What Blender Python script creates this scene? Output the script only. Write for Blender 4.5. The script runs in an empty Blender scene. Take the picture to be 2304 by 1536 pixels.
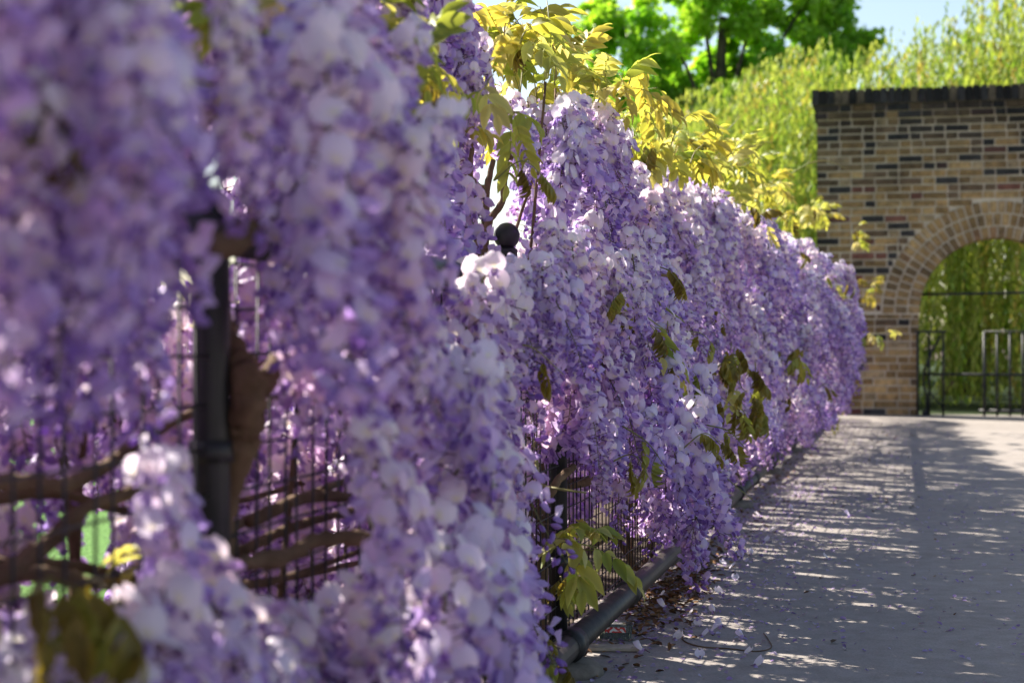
import bpy, bmesh, math, random
import numpy as np
from mathutils import Vector, Matrix, Euler

random.seed(7)
rng = np.random.default_rng(11)
R = math.radians
SC = bpy.context.scene
COL = SC.collection

# ------------------------------------------------------------------ camera, sky, sun, exposure
CAM_H = 0.742
FPX = 3840.0                      # focal length in photo pixels (60 mm on 36 mm)
cam_d = bpy.data.cameras.new('camera')
cam_d.lens = 60.0; cam_d.sensor_width = 36.0
cam_d.clip_start = 0.02; cam_d.clip_end = 600
cam_d.dof.use_dof = True
cam_d.dof.focus_distance = 4.2
cam_d.dof.aperture_fstop = 4.9
cam_d.dof.aperture_blades = 0
cam = bpy.data.objects.new('camera', cam_d); COL.objects.link(cam)
cam.location = (0, 0, CAM_H); cam.rotation_euler = (R(90), 0, 0)
SC.camera = cam

SUN_TO = Vector((-0.762, 0.648, 1 / 1.099)).normalized()   # towards the sun
SUN_EL = math.asin(SUN_TO.z)
world = bpy.data.worlds.new('World'); SC.world = world; world.use_nodes = True
wn = world.node_tree.nodes; wl = world.node_tree.links
sky = wn.new('ShaderNodeTexSky'); sky.sky_type = 'NISHITA'; sky.sun_disc = False
sky.sun_elevation = SUN_EL; sky.sun_rotation = math.atan2(SUN_TO.x, SUN_TO.y)
sky.air_density = 1.0; sky.dust_density = 1.2; sky.ozone_density = 1.0
bg = wn['Background']; bg.inputs['Strength'].default_value = 0.072
wl.new(sky.outputs[0], bg.inputs['Color'])
sun_d = bpy.data.lights.new('sun', 'SUN'); sun_d.energy = 4.6; sun_d.angle = R(0.53); sun_d.color = (1.0, 0.96, 0.90)
sun = bpy.data.objects.new('sun', sun_d); COL.objects.link(sun)
sun.rotation_euler = (-SUN_TO).to_track_quat('-Z', 'Y').to_euler(); sun.location = (-6, 5, 8)

SC.view_settings.view_transform = 'Standard'; SC.view_settings.look = 'None'
SC.view_settings.exposure = 1.5; SC.view_settings.gamma = 1.0
SC.view_settings.use_curve_mapping = False
SC.view_settings.use_white_balance = True; SC.view_settings.white_balance_temperature = 6900; SC.view_settings.white_balance_tint = 10   # camera set warm
SC.render.engine = 'CYCLES'
cy = SC.cycles
cy.use_denoising = True; cy.denoiser = 'OPENIMAGEDENOISE'
cy.max_bounces = 12; cy.diffuse_bounces = 9; cy.glossy_bounces = 3; cy.transmission_bounces = 6; cy.transparent_max_bounces = 8
cy.caustics_reflective = False; cy.caustics_refractive = False
cy.sample_clamp_indirect = 8

# ------------------------------------------------------------------ frames of reference
PHI = math.atan(878 / 3840.0)     # the fence runs this far to the right of straight ahead
CP, SP = math.cos(PHI), math.sin(PHI)
U = Vector((SP, CP, 0)); N = Vector((CP, -SP, 0))
FL = 0.75                          # fence stands this far beside the camera
O = -N * FL
def F(s, e, z): return O + U * s + N * e + Vector((0, 0, z))        # along fence, out of fence, up
def W(t, d, z): return U * (17.56 + d) + N * t + Vector((0, 0, z))  # along brick wall, behind its face, up
def px(P):
    Y = max(P[1], 0.05)
    return 1152 + P[0] / Y * FPX, 768 - (P[2] - CAM_H) / Y * FPX
def at(x, y, Y): return Vector(((x - 1152) / FPX * Y, Y, CAM_H - (y - 768) / FPX * Y))
def gnd(x, y): return at(x, y, CAM_H * FPX / (y - 768))
def inside(poly, x, y):
    c = False; j = len(poly) - 1
    for i in range(len(poly)):
        xi, yi = poly[i]; xj, yj = poly[j]
        if (yi > y) != (yj > y) and x < (xj - xi) * (y - yi) / (yj - yi) + xi: c = not c
        j = i
    return c
def sm(a, b, x):
    t = min(1, max(0, (x - a) / (b - a))); return t * t * (3 - 2 * t)

# ------------------------------------------------------------------ object helpers
def link(name, me, parent=None, mat=None):
    o = bpy.data.objects.new(name, me); COL.objects.link(o)
    if parent is not None: o.parent = parent
    if mat is not None and me is not None and not me.materials: me.materials.append(mat)
    return o
def tag(o, label, cat, group=None, kind=None):
    o['label'] = label; o['category'] = cat
    if group: o['group'] = group
    if kind: o['kind'] = kind
    return o
def empty(name, loc=(0, 0, 0)):
    o = bpy.data.objects.new(name, None); o.location = loc; COL.objects.link(o); return o

class MB:
    """collects vertices, faces and vertex colours"""
    def __init__(s): s.v = []; s.f = []; s.c = []; s.n = 0
    def add(s, V, Fc, C=None):
        V = np.asarray(V, float).reshape(-1, 3)
        s.v.append(V); s.f += [tuple(i + s.n for i in f) for f in Fc]
        if C is None: C = np.ones((len(V), 3))
        C = np.asarray(C, float)
        if C.ndim == 1: C = np.tile(C, (len(V), 1))
        s.c.append(C); s.n += len(V)
    def box(s, M, sx, sy, sz, C=None):
        V = [M @ Vector((x * sx / 2, y * sy / 2, z * sz / 2)) for x in (-1, 1) for y in (-1, 1) for z in (-1, 1)]
        s.add(V, [(0, 1, 3, 2), (4, 6, 7, 5), (0, 4, 5, 1), (2, 3, 7, 6), (0, 2, 6, 4), (1, 5, 7, 3)], C)
    def tube(s, pts, rad, sides=8, C=None, cap=True):
        pts = [Vector(p) for p in pts]; n = len(pts)
        if not hasattr(rad, '__len__'): rad = [rad] * n
        V = []; up = Vector((0.31, 0.17, 0.93)).normalized(); prev = None
        for i, p in enumerate(pts):
            d = (pts[min(i + 1, n - 1)] - pts[max(i - 1, 0)]).normalized()
            a = d.cross(up) if prev is None else prev - d * prev.dot(d)
            if a.length < 1e-4: a = d.cross(Vector((1, 0, 0)))
            a.normalize(); b = d.cross(a); prev = a
            for k in range(sides):
                t = 2 * math.pi * k / sides
                V.append(p + (a * math.cos(t) + b * math.sin(t)) * rad[i])
        Fc = []
        for i in range(n - 1):
            for k in range(sides):
                k2 = (k + 1) % sides
                Fc.append((i * sides + k, i * sides + k2, (i + 1) * sides + k2, (i + 1) * sides + k))
        if cap: Fc += [tuple(range(sides - 1, -1, -1)), tuple((n - 1) * sides + k for k in range(sides))]
        s.add(V, Fc, C)
    def mesh(s, name, smooth=True):
        me = bpy.data.meshes.new(name)
        V = np.concatenate(s.v); me.from_pydata(V.tolist(), [], s.f)
        a = me.color_attributes.new('tint', 'FLOAT_COLOR', 'POINT')
        C = np.concatenate(s.c); C4 = np.ones((len(C), 4)); C4[:, :3] = C
        a.data.foreach_set('color', C4.ravel())
        if smooth: me.polygons.foreach_set('use_smooth', np.ones(len(me.polygons), bool))
        me.update(); return me

def catmull(P, k=6):
    P = [Vector(p) for p in P]; Q = [P[0] * 2 - P[1]] + P + [P[-1] * 2 - P[-2]]; out = []
    for i in range(1, len(Q) - 2):
        for j in range(k):
            t = j / k
            out.append(0.5 * ((2 * Q[i]) + (Q[i + 1] - Q[i - 1]) * t + (2 * Q[i - 1] - 5 * Q[i] + 4 * Q[i + 1] - Q[i + 2]) * t * t
                              + (3 * Q[i] - Q[i - 1] - 3 * Q[i + 1] + Q[i + 2]) * t ** 3))
    out.append(P[-1]); return out
def lathe(mb, M, prof, sides=16, C=None):
    V = []
    for r, z in prof:
        for k in range(sides):
            t = 2 * math.pi * k / sides; V.append(M @ Vector((r * math.cos(t), r * math.sin(t), z)))
    Fc = [(i * sides + k, i * sides + (k + 1) % sides, (i + 1) * sides + (k + 1) % sides, (i + 1) * sides + k)
          for i in range(len(prof) - 1) for k in range(sides)]
    Fc += [tuple(range(sides - 1, -1, -1)), tuple((len(prof) - 1) * sides + k for k in range(sides))]
    mb.add(V, Fc, C)

# ------------------------------------------------------------------ materials
def new_mat(name):
    m = bpy.data.materials.new(name); m.use_nodes = True
    nt = m.node_tree; nt.nodes.clear()
    out = nt.nodes.new('ShaderNodeOutputMaterial')
    return m, nt, out
def nd(nt, typ, **kw):
    n = nt.nodes.new(typ)
    for k, v in kw.items(): setattr(n, k, v)
    return n
def ramp(nt, stops, interp='LINEAR'):
    r = nd(nt, 'ShaderNodeValToRGB'); r.color_ramp.interpolation = interp
    el = r.color_ramp.elements
    while len(el) < len(stops): el.new(0.5)
    for e, (p, c) in zip(el, stops): e.position = p; e.color = (*c, 1)
    return r
def mixc(nt, a, b, fac, mode='MIX'):
    m = nd(nt, 'ShaderNodeMix', data_type='RGBA', blend_type=mode)
    for sock, v in ((m.inputs[0], fac), (m.inputs[6], a), (m.inputs[7], b)):
        if hasattr(v, 'links') or isinstance(v, bpy.types.NodeSocket): nt.links.new(v, sock)
        elif isinstance(v, tuple): sock.default_value = (*v, 1)
        else: sock.default_value = v
    return m.outputs[2]
def noise(nt, scale, detail=4, rough=0.55, coord='Object', vec=None):
    n = nd(nt, 'ShaderNodeTexNoise'); n.inputs['Scale'].default_value = scale
    n.inputs['Detail'].default_value = detail; n.inputs['Roughness'].default_value = rough
    if vec is None:
        tc = nd(nt, 'ShaderNodeTexCoord'); vec = tc.outputs[coord]
    nt.links.new(vec, n.inputs['Vector']); return n
def bump(nt, height, strength, dist):
    b = nd(nt, 'ShaderNodeBump'); b.inputs['Strength'].default_value = strength; b.inputs['Distance'].default_value = dist
    nt.links.new(height, b.inputs['Height']); return b.outputs[0]
def princ(nt, out, col, rough=0.6, spec=0.5, metal=0.0, normal=None):
    p = nd(nt, 'ShaderNodeBsdfPrincipled')
    if isinstance(col, tuple): p.inputs['Base Color'].default_value = (*col, 1)
    else: nt.links.new(col, p.inputs['Base Color'])
    if isinstance(rough, float): p.inputs['Roughness'].default_value = rough
    else: nt.links.new(rough, p.inputs['Roughness'])
    p.inputs['Specular IOR Level'].default_value = spec; p.inputs['Metallic'].default_value = metal
    if normal is not None: nt.links.new(normal, p.inputs['Normal'])
    if out is not None: nt.links.new(p.outputs[0], out.inputs[0])
    return p
def leafy(name, colfn, trans=0.45, rough=0.5, spec=0.3, tcolfn=None):
    """thin petal or leaf: reflects and lets light through"""
    m, nt, out = new_mat(name)
    c = colfn(nt)
    p = princ(nt, None, c, rough, spec)
    tr = nd(nt, 'ShaderNodeBsdfTranslucent')
    nt.links.new(tcolfn(nt, c) if tcolfn else c, tr.inputs['Color'])
    mx = nd(nt, 'ShaderNodeMixShader'); mx.inputs[0].default_value = trans
    nt.links.new(p.outputs[0], mx.inputs[1]); nt.links.new(tr.outputs[0], mx.inputs[2]); nt.links.new(mx.outputs[0], out.inputs[0])
    return m
def tint(nt):
    a = nd(nt, 'ShaderNodeAttribute', attribute_name='tint'); return a.outputs['Color']
def orand(nt): return nd(nt, 'ShaderNodeObjectInfo').outputs['Random']

def petal_col(nt):
    r = ramp(nt, [(0.0, (0.92, 0.91, 1.03)), (0.45, (1.0, 0.985, 1.0)), (1.0, (1.04, 0.98, 0.95))])
    nt.links.new(orand(nt), r.inputs[0])
    return mixc(nt, tint(nt), r.outputs[0], 1.0, 'MULTIPLY')
M_PETAL = leafy('wisteria_petal', petal_col, 0.5, 0.42, 0.45,
                lambda nt, c: mixc(nt, c, (1.0, 0.96, 0.99), 1.0, 'MULTIPLY'))
def leaf_col(nt):
    r = ramp(nt, [(0.0, (0.25, 0.36, 0.06)), (0.3, (0.58, 0.51, 0.11)), (0.6, (0.40, 0.49, 0.10)), (1.0, (0.68, 0.62, 0.26))])
    nt.links.new(orand(nt), r.inputs[0])
    return mixc(nt, tint(nt), r.outputs[0], 1.0, 'MULTIPLY')
M_LEAF = leafy('wisteria_leaf', leaf_col, 0.58, 0.45, 0.4,
               lambda nt, c: mixc(nt, c, (1.25, 1.15, 0.7), 1.0, 'MULTIPLY'))
def bronze_col(nt):
    r = ramp(nt, [(0.0, (0.22, 0.165, 0.03)), (0.5, (0.34, 0.29, 0.05)), (1.0, (0.36, 0.38, 0.09))])
    nt.links.new(orand(nt), r.inputs[0])
    return mixc(nt, tint(nt), r.outputs[0], 1.0, 'MULTIPLY')
M_BRONZE = leafy('bronze_young_leaf', bronze_col, 0.45, 0.4, 0.45, lambda nt, c: mixc(nt, c, (1.2, 1.1, 0.7), 1.0, 'MULTIPLY'))
M_SHOOT = leafy('green_shoot', lambda nt: mixc(nt, (0.22, 0.25, 0.06), (0.30, 0.24, 0.10), orand(nt)), 0.15)
M_WILLOW = leafy('willow_leaf', tint, 0.5, 0.45, 0.4, lambda nt, c: mixc(nt, c, (1.25, 1.2, 0.6), 1.0, 'MULTIPLY'))
M_MAPLE = leafy('broad_leaf', tint, 0.58, 0.45, 0.35, lambda nt, c: mixc(nt, c, (1.15, 1.3, 0.5), 1.0, 'MULTIPLY'))

def bark_mat(name, a, b, sc=14):
    m, nt, out = new_mat(name)
    n = noise(nt, sc, 6, 0.65); n2 = noise(nt, sc * 5, 3, 0.6)
    r = ramp(nt, [(0.3, a), (0.7, b)]); nt.links.new(n.outputs[0], r.inputs[0])
    c = mixc(nt, r.outputs[0], (0.05, 0.035, 0.025), n2.outputs[0], 'MULTIPLY')
    c = mixc(nt, r.outputs[0], c, 0.4)
    princ(nt, out, c, 0.85, 0.2, normal=bump(nt, n.outputs[0], 0.9, 0.012)); return m
M_BARK = bark_mat('woody_bark', (0.10, 0.058, 0.032), (0.25, 0.165, 0.10))
M_TRUNK = bark_mat('tree_bark', (0.05, 0.04, 0.03), (0.14, 0.11, 0.08), 6)

def black_mat():
    m, nt, out = new_mat('black_painted_steel')
    n = noise(nt, 30, 4, 0.6)
    r = ramp(nt, [(0.35, (0.008, 0.008, 0.010)), (0.75, (0.022, 0.021, 0.021))]); nt.links.new(n.outputs[0], r.inputs[0])
    rr = nd(nt, 'ShaderNodeMapRange'); rr.inputs[3].default_value = 0.35; rr.inputs[4].default_value = 0.6
    nt.links.new(n.outputs[0], rr.inputs[0])
    princ(nt, out, r.outputs[0], rr.outputs[0], 0.5, normal=bump(nt, n.outputs[0], 0.15, 0.002)); return m
M_BLACK = black_mat()
def rail_mat():
    m, nt, out = new_mat('worn_steel_pipe')
    n = noise(nt, 25, 5, 0.7)
    r = ramp(nt, [(0.3, (0.030, 0.026, 0.024)), (0.55, (0.055, 0.046, 0.040)), (0.8, (0.11, 0.085, 0.065))]); nt.links.new(n.outputs[0], r.inputs[0])
    princ(nt, out, r.outputs[0], 0.45, 0.5, normal=bump(nt, n.outputs[0], 0.25, 0.002)); return m
M_RAIL = rail_mat()
def iron_mat():
    m, nt, out = new_mat('iron_gate_paint')
    n = noise(nt, 18, 3)
    r = ramp(nt, [(0.3, (0.008, 0.009, 0.011)), (0.8, (0.022, 0.023, 0.027))]); nt.links.new(n.outputs[0], r.inputs[0])
    princ(nt, out, r.outputs[0], 0.5, 0.35); return m
M_IRON = iron_mat()

def paving_mat():
    m, nt, out = new_mat('pale_concrete')
    tc = nd(nt, 'ShaderNodeTexCoord'); v = tc.outputs['Object']
    n1 = noise(nt, 0.8, 5, 0.6, vec=v); n2 = noise(nt, 14, 5, 0.65, vec=v); n3 = noise(nt, 160, 2, 0.5, vec=v)
    r1 = ramp(nt, [(0.3, (0.285, 0.258, 0.238)), (0.7, (0.36, 0.328, 0.303))]); nt.links.new(n1.outputs[0], r1.inputs[0])
    r2 = ramp(nt, [(0.3, (0.78, 0.77, 0.75)), (0.62, (1, 1, 1))]); nt.links.new(n2.outputs[0], r2.inputs[0])
    r3 = ramp(nt, [(0.3, (0.82, 0.81, 0.80)), (0.6, (1.04, 1.03, 1.02))]); nt.links.new(n3.outputs[0], r3.inputs[0])
    c = mixc(nt, mixc(nt, r1.outputs[0], r2.outputs[0], 1.0, 'MULTIPLY'), r3.outputs[0], 1.0, 'MULTIPLY')
    princ(nt, out, c, 0.9, 0.2, normal=bump(nt, n3.outputs[0], 0.4, 0.003)); return m
M_PAVE = paving_mat()
def simple_noise_mat(name, a, b, sc, rough=0.9, bmp=0.3, bd=0.01):
    m, nt, out = new_mat(name)
    n = noise(nt, sc, 5, 0.6); r = ramp(nt, [(0.3, a), (0.7, b)]); nt.links.new(n.outputs[0], r.inputs[0])
    princ(nt, out, r.outputs[0], rough, 0.2, normal=bump(nt, n.outputs[0], bmp, bd)); return m
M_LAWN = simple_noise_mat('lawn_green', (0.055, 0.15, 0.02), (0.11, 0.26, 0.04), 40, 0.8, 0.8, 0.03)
M_DARKGRASS = simple_noise_mat('rough_dark_grass', (0.012, 0.022, 0.008), (0.035, 0.06, 0.015), 9, 0.9, 0.8, 0.04)  # grass beyond the wall, much darker in colour than the lawn
M_SOIL = simple_noise_mat('dark_soil', (0.045, 0.033, 0.024), (0.12, 0.09, 0.065), 30, 0.95, 0.8, 0.02)
M_MORTAR = simple_noise_mat('old_lime_mortar', (0.40, 0.335, 0.26), (0.58, 0.49, 0.385), 9, 0.95, 0.6, 0.006)
M_SOOT = simple_noise_mat('sooty_mortar', (0.05, 0.045, 0.04), (0.14, 0.12, 0.10), 22, 0.95, 0.6, 0.006)
M_FOOT = simple_noise_mat('concrete_foot', (0.10, 0.085, 0.07), (0.22, 0.19, 0.16), 25)
M_WOOD = simple_noise_mat('weathered_wood', (0.34, 0.27, 0.20), (0.52, 0.44, 0.35), 35, 0.8, 0.3, 0.002)
def brick_mat():
    m, nt, out = new_mat('old_stock_brick')
    n = noise(nt, 16, 6, 0.65); n2 = noise(nt, 60, 3, 0.6)
    r = ramp(nt, [(0.28, (0.42, 0.40, 0.42)), (0.5, (0.95, 0.95, 0.95)), (0.75, (1.25, 1.2, 1.12))]); nt.links.new(n.outputs[0], r.inputs[0])
    c = mixc(nt, tint(nt), r.outputs[0], 1.0, 'MULTIPLY')
    r2 = ramp(nt, [(0.35, (0.75, 0.75, 0.75)), (0.65, (1.1, 1.1, 1.1))]); nt.links.new(n2.outputs[0], r2.inputs[0])
    c = mixc(nt, c, r2.outputs[0], 1.0, 'MULTIPLY')
    n3 = noise(nt, 2.2, 5, 0.65); r3 = ramp(nt, [(0.32, (0.45, 0.44, 0.44)), (0.55, (1.0, 1.0, 1.0)), (0.75, (1.2, 1.17, 1.1))]); nt.links.new(n3.outputs[0], r3.inputs[0])
    c = mixc(nt, c, r3.outputs[0], 1.0, 'MULTIPLY')
    princ(nt, out, c, 0.92, 0.2, normal=bump(nt, n2.outputs[0], 0.6, 0.006)); return m
M_BRICK = brick_mat()
def tinted(name, rough=0.8, spec=0.2):
    m, nt, out = new_mat(name); princ(nt, out, tint(nt), rough, spec); return m
M_LITTER = tinted('dry_litter')

# ------------------------------------------------------------------ ground
def sheet(name, pts, z, mat):
    me = bpy.data.meshes.new(name); me.from_pydata([(p[0], p[1], z) for p in pts], [], [tuple(range(len(pts)))]); me.update()
    o = link(name, me, None, mat); o['kind'] = 'structure'; return o
sheet('ground', [(-300, -300), (300, -300), (300, 300), (-300, 300)], -0.004, M_SOIL)
a, b, c, d = F(-12, -0.10, 0), F(30, -0.10, 0), F(30, 14, 0), F(-12, 14, 0)
sheet('pavement', [a, d, F(17.9, 14, 0), F(17.9, -0.10, 0)], 0.0, M_PAVE)
sheet('lawn', [F(-12, -60, 0), F(-12, -0.95, 0), F(60, -0.95, 0), F(60, -60, 0)], 0.0, M_LAWN)

sheet('meadow', [F(17.92, -.95, 0), F(17.92, 40, 0), F(70, 40, 0), F(70, -.95, 0)], 0.0, M_DARKGRASS)

# ------------------------------------------------------------------ brick wall with arch
T0, T1, TOPZ, TH = -0.845, 4.7, 3.28, 0.34
AC, AR, AZ = 0.92, 0.757, 1.02       # arch centre, radius, springing height
wall = empty('brick_wall', W(AC, 0.1, 0))
tag(wall, 'tall old stock brick wall with a round arch and dark soot stained top', 'wall')
bpy.context.view_layer.update()
WINV = wall.matrix_world.inverted()
def wloc(t, d, z): return WINV @ W(t, d, z)
out2 = [(T0 + .006, 0.0), (T0 + .006, TOPZ - 0.09), (T1, TOPZ - 0.09), (T1, 0.0), (AC + AR, 0.0)]
for k in range(0, 25):
    th = math.pi * k / 24; out2.append((AC + AR * math.cos(th), AZ + AR * math.sin(th)))
out2.append((AC - AR, 0.0))
bm = bmesh.new()
f = bm.faces.new([bm.verts.new(wloc(t, 0.009, z)) for t, z in out2])
ext = bmesh.ops.extrude_face_region(bm, geom=[f])
for v in ext['geom']:
    if isinstance(v, bmesh.types.BMVert): v.co += U * (TH - 0.018)
bmesh.ops.triangulate(bm, faces=[q for q in bm.faces if len(q.verts) > 4]); bmesh.ops.recalc_face_normals(bm, faces=bm.faces)
me = bpy.data.meshes.new('mortar'); bm.to_mesh(me); bm.free(); link('mortar', me, wall, M_MORTAR)

def brick_colour(z, t):
    r = random.random()
    if r < 0.44: c = (0.34, 0.215, 0.10)
    elif r < 0.60: c = (0.45, 0.30, 0.145)
    elif r < 0.77: c = (0.19, 0.125, 0.08)
    elif r < 0.90: c = (0.055, 0.05, 0.05)
    elif r < 0.955: c = (0.20, 0.085, 0.065)
    else: c = (0.44, 0.32, 0.19)
    k = random.uniform(0.65, 1.25)
    soot = sm(2.15, 2.95, z + random.uniform(-.45, .25)) * random.uniform(.7, 1)
    soot = max(soot, 0.85 * (1 - sm(-.84, -.30, t)) * sm(1.4, 2.2, z) * random.random())
    d = (0.030, 0.029, 0.031)
    return tuple(x * k * (1 - soot) + y * soot for x, y in zip(c, d))
def brick_mesh(corners8, col):
    mb = MB(); mb.add(corners8, [(0, 1, 3, 2), (4, 6, 7, 5), (0, 4, 5, 1), (2, 3, 7, 6), (0, 2, 6, 4), (1, 5, 7, 3)], col); return mb
def brick_corners(ta, tb, za, zb, da, db):
    j = lambda: random.uniform(-.0025, .0025)
    return [wloc(t + j(), d, z + j()) for t in (ta, tb) for d in (da, db) for z in (za, zb)]
bricks = []                            # (t, z, corners, colour)
CH = 0.0745; ncourse = int((TOPZ - 0.115) / CH)
RO = AR + 0.372
for ci in range(ncourse):
    za, zb = ci * CH + 0.008, ci * CH + CH - 0.008
    if za < AZ < zb or abs(za - AZ) < .03: zb = max(za + .02, min(zb, AZ - .012)) if za < AZ - .032 else zb
    zm = (za + zb) / 2
    if zb > AZ + .002:
        h = RO * RO - (zm - AZ) ** 2; hw = math.sqrt(h) + 0.006 if h > 0 else 0
    else: hw = AR
    spans = [(T0, AC - hw), (AC + hw, T1)] if hw > 0 else [(T0, T1)]
    proud = 0.0 if ci < ncourse - 2 else 0.022
    for si, (sa, sb) in enumerate(spans):
        t = sa; head = (ci % 2 == 0)
        while t < sb - 0.03:
            L = (0.102 if head else 0.215) + random.uniform(-.008, .008)
            if random.random() < 0.82: head = not head
            e = min(t + L, sb)
            if sb - e < 0.045: e = sb
            first = (t == T0)
            dep = TH - 0.002 if first else 0.105
            bricks.append((t, zm, brick_corners(t - (proud if first else 0), e, za, zb, random.uniform(-.003, .003) - proud, dep + (proud if first else 0)), brick_colour(zm, t)))
            t = e + 0.016
def hidden_by_hedge(t, z): return t < -0.30 and z < 1.75
order = sorted(range(len(bricks)), key=lambda i: (bricks[i][0] > 1.12, hidden_by_hedge(bricks[i][0], bricks[i][1]), abs(bricks[i][0] - 0.3)))
single = set(order[:300]); rest = MB()
for i, (t, z, cs, col) in enumerate(bricks):
    if i in single: link('brick', brick_mesh(cs, col).mesh('brick', False), wall, M_BRICK)
    else: rest.add(cs, [(0, 1, 3, 2), (4, 6, 7, 5), (0, 4, 5, 1), (2, 3, 7, 6), (0, 2, 6, 4), (1, 5, 7, 3)], col)
o = link('brickwork', rest.mesh('brickwork', False), wall, M_BRICK); o['kind'] = 'stuff'
# arch rings
for q in range(3):
    ra = AR - 0.006 + q * 0.126; rb = ra + 0.108
    n = int(math.pi * (ra + rb) / 2 / 0.078)
    for k in range(n):
        g = 0.009 / ((ra + rb) / 2)
        t1 = math.pi * k / n + g; t2 = math.pi * (k + 1) / n - g
        dd = random.uniform(-.003, .002)
        cs = [wloc(AC + r * math.cos(t), d_, AZ + r * math.sin(t)) for t in (t1, t2) for d_ in (dd, TH if q == 0 else 0.105) for r in (ra, rb)]
        col = brick_colour(1.2, 0.5)
        col = tuple(0.5 * x + 0.5 * y for x, y in zip(col, (0.38, 0.245, 0.115)))
        link('voussoir', brick_mesh(cs, col).mesh('voussoir', False), wall, M_BRICK)
# coping of bricks on edge
t = T0 - 0.045; zc = ncourse * CH
nc = 0
while t < T1 + 0.03:
    w = random.uniform(0.062, 0.068)
    top = TOPZ + random.uniform(-.010, .008)
    kk = random.uniform(.6, 2.2); col = tuple(x * kk for x in (0.024, 0.023, 0.025))
    if random.random() < 0.14: col = (0.12, 0.095, 0.07)
    cs = brick_corners(t, t + w, zc + 0.004, top, -0.045, TH + 0.045)
    link('coping_brick', brick_mesh(cs, col).mesh('coping_brick', False), wall, M_BRICK)
    t += w + 0.010
mb = MB(); cs = [wloc(tt, d_, z_) for tt in (T0 - 0.03, T1) for d_ in (-0.025, TH + 0.025) for z_ in (zc - 0.004, TOPZ - 0.02)]
link('coping_bed', brick_mesh(cs, (0.5, 0.5, 0.5)).mesh('coping_bed', False), wall, M_SOOT)

# ------------------------------------------------------------------ iron gate and railing in the arch
def bar(mb, p, q, r, sides=6): mb.tube([p, q], r, sides)
def part(name, parent, fn, mat, smooth=True):
    mb = MB(); fn(mb); me = mb.mesh(name, smooth)
    return link(name, me, parent, mat)
rl = empty('iron_railing'); tag(rl, 'short grey iron railing with a curved brace against the brick arch jamb', 'railing')
TA, TB_, TCc = 0.150, 0.262, 0.398
ZT = 0.832
part('post', rl, lambda m: bar(m, W(TA, -.06, 0), W(TA, -.06, ZT), .013), M_IRON)
part('post', rl, lambda m: bar(m, W(TB_, .02, 0), W(TB_, .02, ZT), .012), M_IRON)
part('post', rl, lambda m: bar(m, W(TCc, -.05, 0), W(TCc, -.05, ZT), .012), M_IRON)
part('top_rail', rl, lambda m: (m.box(Matrix.Translation(W((TA + TCc) / 2, -.055, ZT + .008)) @ Matrix.Rotation(-PHI, 4, 'Z'), TCc - TA + .06, .03, .022),
                                bar(m, W(TB_, -.05, ZT + .005), W(TB_, .03, ZT + .005), .010)), M_IRON, False)
part('curved_brace', rl, lambda m: m.tube(catmull([W(.375, 0, .80), W(.30, .02, .66), W(.225, .03, .47), W(.205, .03, .33), W(.235, .03, .20), W(.235, .03, .0)]), .013, 6), M_IRON)
part('brace', rl, lambda m: bar(m, W(.262, .0, .24), W(.39, -.04, .09), .010), M_IRON)
part('foot', rl, lambda m: m.tube([W(.222, .03, .0), W(.222, .03, .05)], .03, 8), M_IRON)
gt = empty('iron_gate'); tag(gt, 'black iron bar gate standing low across the arch opening', 'gate')
part('mid_rail', gt, lambda m: bar(m, W(.20, .12, .412), W(1.66, .12, .412), .014), M_IRON)
part('bottom_rail', gt, lambda m: bar(m, W(.75, .12, .05), W(1.66, .12, .05), .016), M_IRON)
part('top_rail', gt, lambda m: bar(m, W(.80, .12, .842), W(1.66, .12, .842), .008), M_IRON)
tt = 0.80
while tt < 1.66:
    part('bar', gt, lambda m: bar(m, W(tt, .12, 0), W(tt, .12, .842), .0125 if tt > .81 else .016), M_IRON); tt += 0.123
tb = empty('tie_bar'); tag(tb, 'single dark iron tie bar spanning the arch above the gate', 'bar')
part('rod', tb, lambda m: bar(m, W(AC - AR - .03, .10, 1.212), W(AC + AR + .03, .10, 1.235), .0125), M_IRON)
part('wall_plate', tb, lambda m: m.box(Matrix.Translation(W(AC - AR + .003, .10, 1.213)) @ Matrix.Rotation(-PHI, 4, 'Z'), .02, .06, .06), M_IRON, False)

# ------------------------------------------------------------------ mesh fence
SPOST = [(1.90 + 1.915 * k - 0.167) / CP for k in range(-2, 9)]
SPOST = [s for s in SPOST if s < 17.45]
fence = empty('mesh_fence', F(SPOST[2], 0, 0)); tag(fence, 'low black welded mesh fence with round posts and a pipe along its foot', 'fence')
bpy.context.view_layer.update(); FINV = fence.matrix_world.inverted()
def fl(s, e, z): return FINV @ F(s, e, z)
ZTOP = 0.862
for k, s in enumerate(SPOST):
    p = part('post', fence, lambda m: lathe(m, Matrix.Translation(fl(s, 0, 0)), [(.021, 0), (.021, ZTOP + .03), (.019, ZTOP + .042), (.008, ZTOP + .05)], 14), M_BLACK)
    fb = part('clamp', fence, lambda m: m.tube([fl(s - .035, .028, .065), fl(s + .035, .028, .065)], .037, 14), M_BLACK)
    ft = part('concrete_foot', fence, lambda m: lathe(m, Matrix.Translation(fl(s, .02, 0)), [(.085, -.01), (.08, .018), (.06, .032), (.03, .036)], 12), M_FOOT)
    for zc_ in (.25, .62):
        part('bracket', fence, lambda m: m.tube([fl(s, 0, zc_ - .012), fl(s, 0, zc_ + .012)], .0255, 12), M_BLACK)
S0, S1 = SPOST[0], SPOST[-1]
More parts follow.
